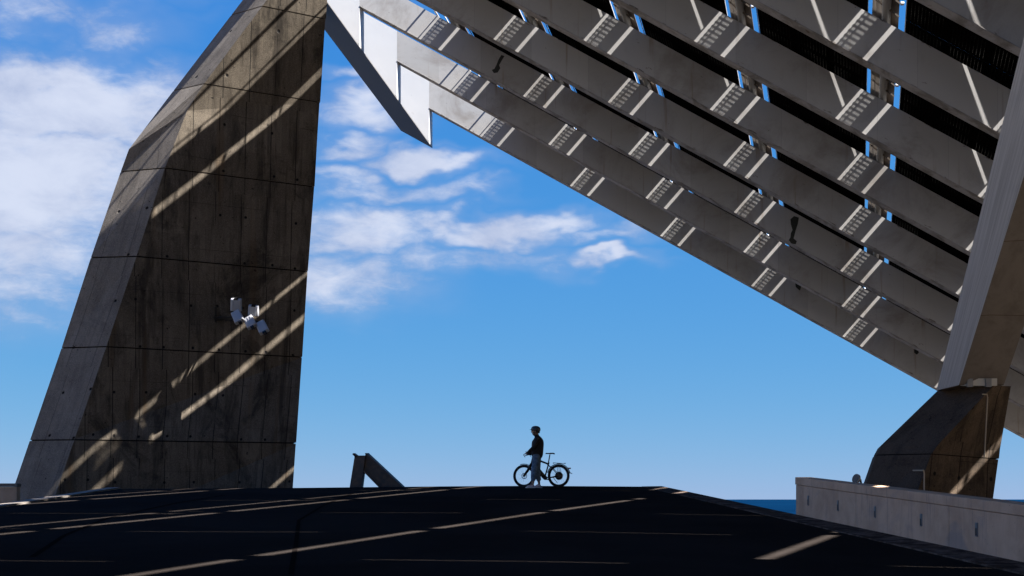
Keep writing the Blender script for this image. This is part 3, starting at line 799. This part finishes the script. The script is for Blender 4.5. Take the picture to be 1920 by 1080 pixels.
# ------------------------------------------------------------ bicycle
M['tyre'] = material('tyre_rubber', (.012, .012, .012), .8)
M['frame'] = material('matt_black_frame', (.012, .012, .014), .4)
M['spoke'] = material('steel_spoke', (.25, .25, .26), .3, .9)
M['saddle'] = material('black_saddle', (.015, .014, .014), .6)
M['red'] = material('red_reflector', (.25, .01, .01), .3)
bx, by = (1047.4-960)/F*42.5, 42.45
bike = thing('bicycle', 'black electric bicycle with rear hub motor, fenders and rack, held by the rider', 'bicycle', W(bx, by, gz(bx, by)), R(180-20))
WR = .345
def ax3(x, z, y=0): return Vector((x, y, z))
FA, RA, BBK = ax3(1.10, WR), ax3(0, WR), ax3(.44, .285)
HT, HB, ST = ax3(.80, .90), ax3(.855, .72), ax3(.33, .70)
for (c, rear) in ((RA, True), (FA, False)):
    w = bpy.data.objects.new('wheel', None); link(w, bike); w.location = c
    mb = MB(); mb.torus((0, 0, 0), (0, 1, 0), WR-.031, .031, 56, 10); mb.build('tyre', M['tyre'], w, smooth=True)
    mb = MB(); mb.torus((0, 0, 0), (0, 1, 0), WR-.072, .015, 56, 8, r2=.014); mb.build('rim', M['frame'], w, smooth=True)
    mb = MB(); hr = .105 if rear else .03
    for i in range(28):
        t = 2*math.pi*i/28; s = 1 if i % 2 else -1; t2 = t+.35*(1 if i % 4 < 2 else -1)
        mb.tube([(hr*math.cos(t2), s*.025, hr*math.sin(t2)), ((WR-.065)*math.cos(t), 0, (WR-.065)*math.sin(t))], .0017, 4, False)
    mb.build('spoke', M['spoke'], w, kind='stuff')
    mb = MB()
    if rear: mb.lathe([(0, -.055), (.085, -.055), (.125, -.03), (.108, .03), (.07, .055), (0, .055)], (0, 0, 0), (0, 1, 0), 28); mb.build('hub_motor', M['frame'], w)
    else:
        mb.lathe([(0, -.05), (.022, -.05), (.028, 0), (.022, .05), (0, .05)], (0, 0, 0), (0, 1, 0), 16); mb.build('hub', M['frame'], w)
        mb = MB(); mb.torus((0, -.03, 0), (0, 1, 0), .08, .010, 32, 4, r2=.0015)
        for i in range(6):
            t = i*math.pi/3; mb.bar((.02*math.cos(t), -.03, .02*math.sin(t)), (.075*math.cos(t+.4), -.03, .075*math.sin(t+.4)), .004, .01, (0, 1, 0))
        mb.build('brake_disc', M['spoke'], w)
mb = MB(); mb.tube([HT+Vector((-.02, 0, -.02)), ax3(.60, .80), ST], [.030, .030, .026], 10)
mb.tube([HB+Vector((-.005, 0, .03)), ax3(.62, .50), BBK+Vector((.02, 0, .03))], [.05, .062, .065], 12)
mb.tube([BBK+Vector((0, -.04, 0)), BBK+Vector((0, .04, 0))], .05, 14)
mb.tube([HT+Vector((.005, 0, .02)), HB], .032, 12)
mb.tube([ax3(.305, .75), BBK], .022, 10)
for s in (-1, 1):
    mb.tube([ST+Vector((.02, s*.02, -.02)), ax3(.17, .55, s*.06), RA+Vector((0, s*.075, .01))], [.012, .011, .011], 8)
    mb.tube([BBK+Vector((0, s*.03, 0)), ax3(.22, .30, s*.06), RA+Vector((0, s*.075, 0))], [.02, .018, .02], 8)
mb.build('frame', M['frame'], bike, smooth=True)
mb = MB()
for s in (-1, 1): mb.tube([HB+Vector((.01, s*.05, -.02)), ax3(.95, .55, s*.055), FA+Vector((0, s*.055, 0))], [.032, .028, .02], 8)
mb.tube([HB+Vector((.01, -.055, -.01)), HB+Vector((.01, .055, -.01))], .024, 8)
mb.build('fork', M['frame'], bike, smooth=True)
mb = MB(); mb.tube([HT+Vector((0, 0, .02)), ax3(.785, .97), ax3(.97, .99)], .019, 8); mb.build('stem', M['frame'], bike)
mb = MB(); hb = [ax3(.89, .975, -.33), ax3(.95, .99, -.15), ax3(.98, .99, 0), ax3(.95, .99, .15), ax3(.89, .975, .33)]
mb.tube(hb, .013, 8)
hbo = mb.build('handlebar', M['frame'], bike, smooth=True)
for s in (-1, 1):
    mb = MB(); mb.tube([ax3(.875, .972, s*.36), ax3(.92, .982, s*.235)], .018, 8); mb.build('grip', M['tyre'], hbo)
    mb = MB(); mb.tube([ax3(.96, .98, s*.19), ax3(.985, .94, s*.27), ax3(.965, .92, s*.33)], .006, 6); mb.build('brake_lever', M['frame'], hbo)
mb = MB(); mb.bar(ax3(.98, 1.0, .02), ax3(1.03, 1.08, .02), .06, .014); mb.build('display', M['black'], hbo)
mb = MB(); mb.tube([ax3(.325, .72), ax3(.275, .985)], .018, 8); mb.build('seat_post', M['frame'], bike)
mb = MB()
prof = [(.14, .070, .985), (.17, .075, 1.0), (.24, .062, 1.0), (.31, .028, .995), (.38, .02, 1.0), (.41, .012, .995)]
for i in range(len(prof)-1):
    (xa, wa, za), (xb, wb, zb) = prof[i], prof[i+1]
    mb.hexa([(xa, -wa, za), (xb, -wb, zb), (xb, wb, zb), (xa, wa, za), (xa, -wa*.85, za+.035), (xb, -wb*.85, zb+.03), (xb, wb*.85, zb+.03), (xa, wa*.85, za+.035)])
mb.build('saddle', M['saddle'], bike, bevel=.006)
mb = MB()
for s in (-.05, 0, .05): mb.bar((-.20, s, .71), (.16, s, .735), .014, .014)
for xx in (-.2, -.05, .16): mb.bar((xx, -.055, .72), (xx, .055, .72), .014, .014)
for s in (-1, 1):
    mb.tube([(-.06, s*.06, .715), (-.01, s*.085, .36)], .006, 6); mb.tube([(.02, s*.06, .72), (.0, s*.085, .36)], .006, 6)
mb.build('rack', M['frame'], bike)
mb = MB(); mb.torus(RA, (0, 1, 0), WR+.016, .010, 40, 8, (-.47, -.04), r2=.034)
mb.build('rear_fender', M['frame'], bike, smooth=True)
mb = MB(); mb.torus(FA, (0, 1, 0), WR+.016, .010, 30, 8, (-.36, -.2), r2=.034); mb.build('front_fender', M['frame'], bike, smooth=True)
mb = MB(); mb.box(-.375, -.30, -.03, .03, .545, .585); mb.build('rear_light', M['red'], bike)
mb = MB(); mb.bar((-.35, 0, .44), (-.42, 0, .405), .05, .014); mb.build('mud_flap', M['tyre'], bike)
mb = MB(); mb.lathe([(0, -.012), (.06, -.012), (.065, -.009), (.065, -.006), (0, -.006)], BBK+Vector((0, -.05, 0)), (0, 1, 0), 24)
mb.build('chainring', M['frame'], bike)
for s, ang in ((-1, R(20)), (1, R(200))):
    e = BBK+Vector((.17*math.cos(ang), s*.07, .17*math.sin(ang)-0))
    mb = MB(); mb.bar(BBK+Vector((0, s*.065, 0)), e, .012, .022, (0, 1, 0)); c = mb.build('crank', M['frame'], bike)
    mb = MB(); mb.box(e.x-.045, e.x+.045, e.y+(0 if s > 0 else -.10), e.y+(.10 if s > 0 else 0), e.z-.011, e.z+.011); mb.build('pedal', M['tyre'], c)
mb = MB(); mb.tube([ax3(.20, .30, -.07), ax3(.08, .13, -.13)], .009, 6); mb.build('kickstand', M['frame'], bike)

# ------------------------------------------------------------ rider
M['skin'] = material('skin', (.32, .19, .13), .5)
M['jacket'] = material('black_jacket', (.006, .006, .007), .8)
def fn_jeans(n, b, m):
    co = obj_co(n); n.t.links.new(n.mixc(n.ramp(n.noise(co, 9, 6, .65, .5), .35, .68), (.06, .105, .16, 1), (.15, .235, .33, 1)), b.inputs['Base Color']); bump(n, b, n.noise(co, 16, 4, .6, .6), .6, .015)
M['jeans'] = material('faded_blue_jeans', rough=.9, fn=fn_jeans)
M['shoe'] = material('pale_pink_shoe', (.62, .50, .50), .6)
M['sole'] = material('white_sole', (.7, .68, .66), .6)
M['helmet'] = material('dark_helmet', (.03, .035, .045), .4)
M['hair'] = material('dark_hair', (.02, .014, .01), .8)
def skin_mesh(name, verts, edges, radii, mat, parent, sub=2, root=0):
    me = bpy.data.meshes.new(name); me.from_pydata([tuple(v) for v in verts], edges, []); me.materials.append(mat)
    o = link(bpy.data.objects.new(name, me), parent)
    sk = o.modifiers.new('skin', 'SKIN'); sk.use_smooth_shade = True
    for i, r in enumerate(radii):
        me.skin_vertices[0].data[i].radius = (r if isinstance(r, tuple) else (r, r)); me.skin_vertices[0].data[i].use_root = (i == root)
    s = o.modifiers.new('sub', 'SUBSURF'); s.levels = sub; s.render_levels = sub
    return o
# local frame: +x is where he looks (rotated to face left), +y his left (away from the camera)
px_, py_ = (1006-960)/F*41.95, 41.9
person = thing('person', 'person in black jacket, faded blue jeans and dark helmet standing beside the bicycle', 'person', W(px_, py_, gz(px_, py_)), R(180-8))
hipL, hipR = Vector((-.01, .09, .92)), Vector((-.01, -.09, .92))
kneeL, kneeR = Vector((.05, .11, .50)), Vector((-.005, -.10, .50))
ankL, ankR = Vector((.10, .11, .10)), Vector((-.07, -.10, .10))
shL, shR = Vector((-.03, .18, 1.45)), Vector((-.03, -.18, 1.45))
elL, elR = Vector((.05, .24, 1.19)), Vector((.02, -.22, 1.17))
wrL, wrR = Vector((.25, .22, 1.02)), Vector((.27, -.16, .99))
V3 = lambda *a: Vector(a)
bv = [V3(-.01, 0, .95), V3(-.02, 0, 1.1), V3(-.02, 0, 1.28), V3(-.03, 0, 1.42), V3(-.01, 0, 1.53), V3(.02, 0, 1.60),
      hipL, kneeL, ankL, hipR, kneeR, ankR, shL+V3(0, -.02, -.06), elL, wrL, shR+V3(0, .02, -.06), elR, wrR, ankL+V3(.12, .02, -.05), ankR+V3(.12, -.02, -.05), V3(.028, 0, 1.68)]
be = [(0, 1), (1, 2), (2, 3), (3, 4), (4, 5), (0, 6), (6, 7), (7, 8), (0, 9), (9, 10), (10, 11), (3, 12), (12, 13), (13, 14), (3, 15), (15, 16), (16, 17), (8, 18), (11, 19), (5, 20)]
brd = [.10, .09, .09, .075, .050, .056, .085, .058, .04, .085, .058, .04, .040, .032, .024, .040, .032, .024, .03, .03, .075]
skin_mesh('body', bv, be, brd, M['skin'], person)
# head with a face
bm = bmesh.new(); bmesh.ops.create_uvsphere(bm, u_segments=28, v_segments=20, radius=1)
for v in bm.verts:
    x, y, z = v.co
    sx = .098; sy = .078; sz = .122
    jaw = max(0, -z)
    X_, Y_, Z_ = x*sx*(1-.10*jaw), y*sy*(1-.25*jaw), z*sz
    if x > 0:
        X_ += .026*math.exp(-((y/.16)**2))*math.exp(-(((z+.05)/.17)**2))      # nose
        X_ -= .012*math.exp(-(((abs(y)-.38)/.16)**2))*math.exp(-(((z-.14)/.12)**2))   # eye sockets
        X_ += .008*math.exp(-((y/.3)**2))*math.exp(-(((z+.42)/.06)**2))         # lips
        X_ += .016*math.exp(-((y/.35)**2))*math.exp(-(((z+.80)/.18)**2))        # chin
    v.co = (X_, Y_, Z_)
me = bpy.data.meshes.new('head'); bm.to_mesh(me); bm.free(); me.materials.append(M['skin'])
for p in me.polygons: p.use_smooth = True
head = link(bpy.data.objects.new('head', me), person); head.location = (.035, 0, 1.662); head.scale = (1.1, 1.1, 1.05)
for s in (-1, 1):
    mb = MB(); mb.lathe([(0, -.008), (.02, -.006), (.03, 0), (.022, .01), (0, .01)], (-.005, s*.078, -.005), (0, s, 0), 12); mb.build('ear', M['skin'], head, smooth=True)
    mb = MB(); mb.lathe([(0, .012), (.008, .009), (.011, 0), (0, -.008)], (.080, s*.030, .018), (1, 0, 0), 10); mb.build('eye', M['lamp_dark'], head, smooth=True)
mb = MB(); mb.lathe([(.101, -.045), (.103, .0), (.09, .05), (.0, .06)], (-.014, 0, .01), (0, 0, 1), 20)
hh = mb.build('hair', M['hair'], head, smooth=True); hh.scale = (.93, .86, 1); hh.location = (-.012, 0, -.01)
mb = MB(); mb.lathe([(.122, -.012), (.128, .02), (.122, .065), (.098, .105), (.055, .128), (0, .135)], (0, 0, 0), (0, 0, 1), 28)
mb.lathe([(.122, -.012), (.112, -.01), (.112, .03)], (0, 0, 0), (0, 0, 1), 28)
hel = mb.build('helmet', M['helmet'], head, smooth=True); hel.location = (-.008, 0, .03); hel.scale = (1.02, .84, .98); hel.rotation_euler = (0, R(-4), 0)
mb = MB(); n8 = 10; pts = [(.10+.062*math.cos(t), .095*math.sin(t)) for t in [(-90+180*i/n8)*math.pi/180 for i in range(n8+1)]]
for a, b in zip(pts, pts[1:]):
    mb.hexa([(.09, a[1], .022), (a[0], a[1], .010), (b[0], b[1], .010), (.09, b[1], .022), (.09, a[1], .030), (a[0], a[1], .016), (b[0], b[1], .016), (.09, b[1], .030)])
mb.build('visor', M['helmet'], hel)
mb = MB()
for s in (-1, 1): mb.tube([(.02, s*.088, .02), (.02, s*.082, -.05), (.03, s*.04, -.118), (.035, 0, -.128)], .005, 5)
mb.build('chin_strap', M['black'], head)
# jacket
jv = [V3(-.015, 0, .83), V3(-.025, 0, 1.04), V3(-.03, 0, 1.18), V3(-.035, 0, 1.32), V3(-.04, 0, 1.41), V3(-.03, 0, 1.475), V3(-.01, 0, 1.545)]
skin_mesh('jacket', jv, [(i, i+1) for i in range(6)], [(.15, .17), (.165, .19), (.165, .195), (.155, .20), (.13, .18), (.095, .115), (.068, .070)], M['jacket'], person)
for s_, sh, elb, wri in ((1, shL, elL, wrL), (-1, shR, elR, wrR)):
    sv = [V3(-.035, s_*.10, 1.43), sh+V3(0, 0, -.03), (sh+elb)/2+V3(-.01, 0, 0), elb, (elb+wri)/2, wri+(elb-wri)*.05]
    sl = skin_mesh('sleeve', sv, [(i, i+1) for i in range(5)], [.112, .10, .078, .066, .055, .044], M['jacket'], person)
    mb = MB(); d_ = (wri-elb).normalized(); c_ = wri+(elb-wri)*.05
    mb.tube([c_-d_*.03, c_+d_*.012], .036, 14); mb.build('cuff', M['jacket'], sl, smooth=True)
mb = MB(); mb.tube([V3(-.015, 0, 1.50), V3(0, 0, 1.57)], [.075, .066], 16); mb.build('collar', M['jacket'], person, smooth=True)
# trousers
tv = [V3(-.01, 0, 1.04), V3(-.01, 0, .92), hipL+V3(0, .01, -.07), kneeL+V3(0, 0, .05), kneeL+V3(.02, 0, -.12), ankL+V3(-.01, 0, .09), hipR+V3(0, -.01, -.07), kneeR+V3(0, 0, .05), kneeR+V3(-.01, 0, -.12), ankR+V3(0, 0, .09)]
te = [(0, 1), (1, 2), (2, 3), (3, 4), (4, 5), (1, 6), (6, 7), (7, 8), (8, 9)]
tr2 = [(.14, .15), (.145, .155), .12, .105, .098, .068, .12, .105, .098, .068]
skin_mesh('trousers', tv, te, tr2, M['jeans'], person)
# shoes
for ank, yo in ((ankL, .02), (ankR, -.02)):
    skin_mesh('shoe', [ank+V3(-.05, 0, -.035), ank+V3(.0, 0, -.03), ank+V3(.10, yo*.5, -.055), ank+V3(.185, yo, -.065)], [(0, 1), (1, 2), (2, 3)], [(.042, .045), (.045, .05), (.042, .036), (.036, .026)], M['shoe'], person)
    mb = MB()
    outl = [(-.09, -.035), (-.03, -.042), (.08, -.05), (.17, -.045), (.215, 0), (.17, .045), (.08, .05), (-.03, .042), (-.09, .035)]
    lo = [(ank.x+x, ank.y+y+yo*max(0, x)*4, .0) for x, y in outl]; hi = [(x, y, .024) for x, y, _ in lo]
    mb.quad(lo[::-1]); mb.quad(hi)
    for i in range(len(lo)):
        j = (i+1) % len(lo); mb.quad([lo[i], lo[j], hi[j], hi[i]])
    mb.build('sole', M['sole'], person)
# hands
for wr, s in ((wrL, 1), (wrR, -1)):
    d = V3(.9, 0, -.25).normalized(); pc = wr+d*.05
    verts = [wr-d*.01, wr+d*.035, wr+d*.075]; edges = [(0, 1), (1, 2)]; rad = [.026, (.036, .022), (.038, .018)]
    hand = skin_mesh('hand', verts, edges, rad, M['skin'], person, 1)
    for i, ln in enumerate((.07, .08, .075, .058)):
        off_ = (i-1.5)*.019
        b0 = wr+d*.065+V3(0, off_, 0); b1 = b0+V3(.032, 0, -.012); b2 = b1+V3(.012, 0, -.03); b3 = b2+V3(-.018, 0, -.02)
        skin_mesh('finger', [b0, b1, b2, b3], [(0, 1), (1, 2), (2, 3)], [.009, .009, .008, .007], M['skin'], hand, 1)
    t0 = wr+d*.025+V3(0, -s*.025, 0); skin_mesh('thumb', [t0, t0+V3(.03, -s*.02, -.01), t0+V3(.055, -s*.012, -.025)], [(0, 1), (1, 2)], [.011, .010, .008], M['skin'], hand, 1)
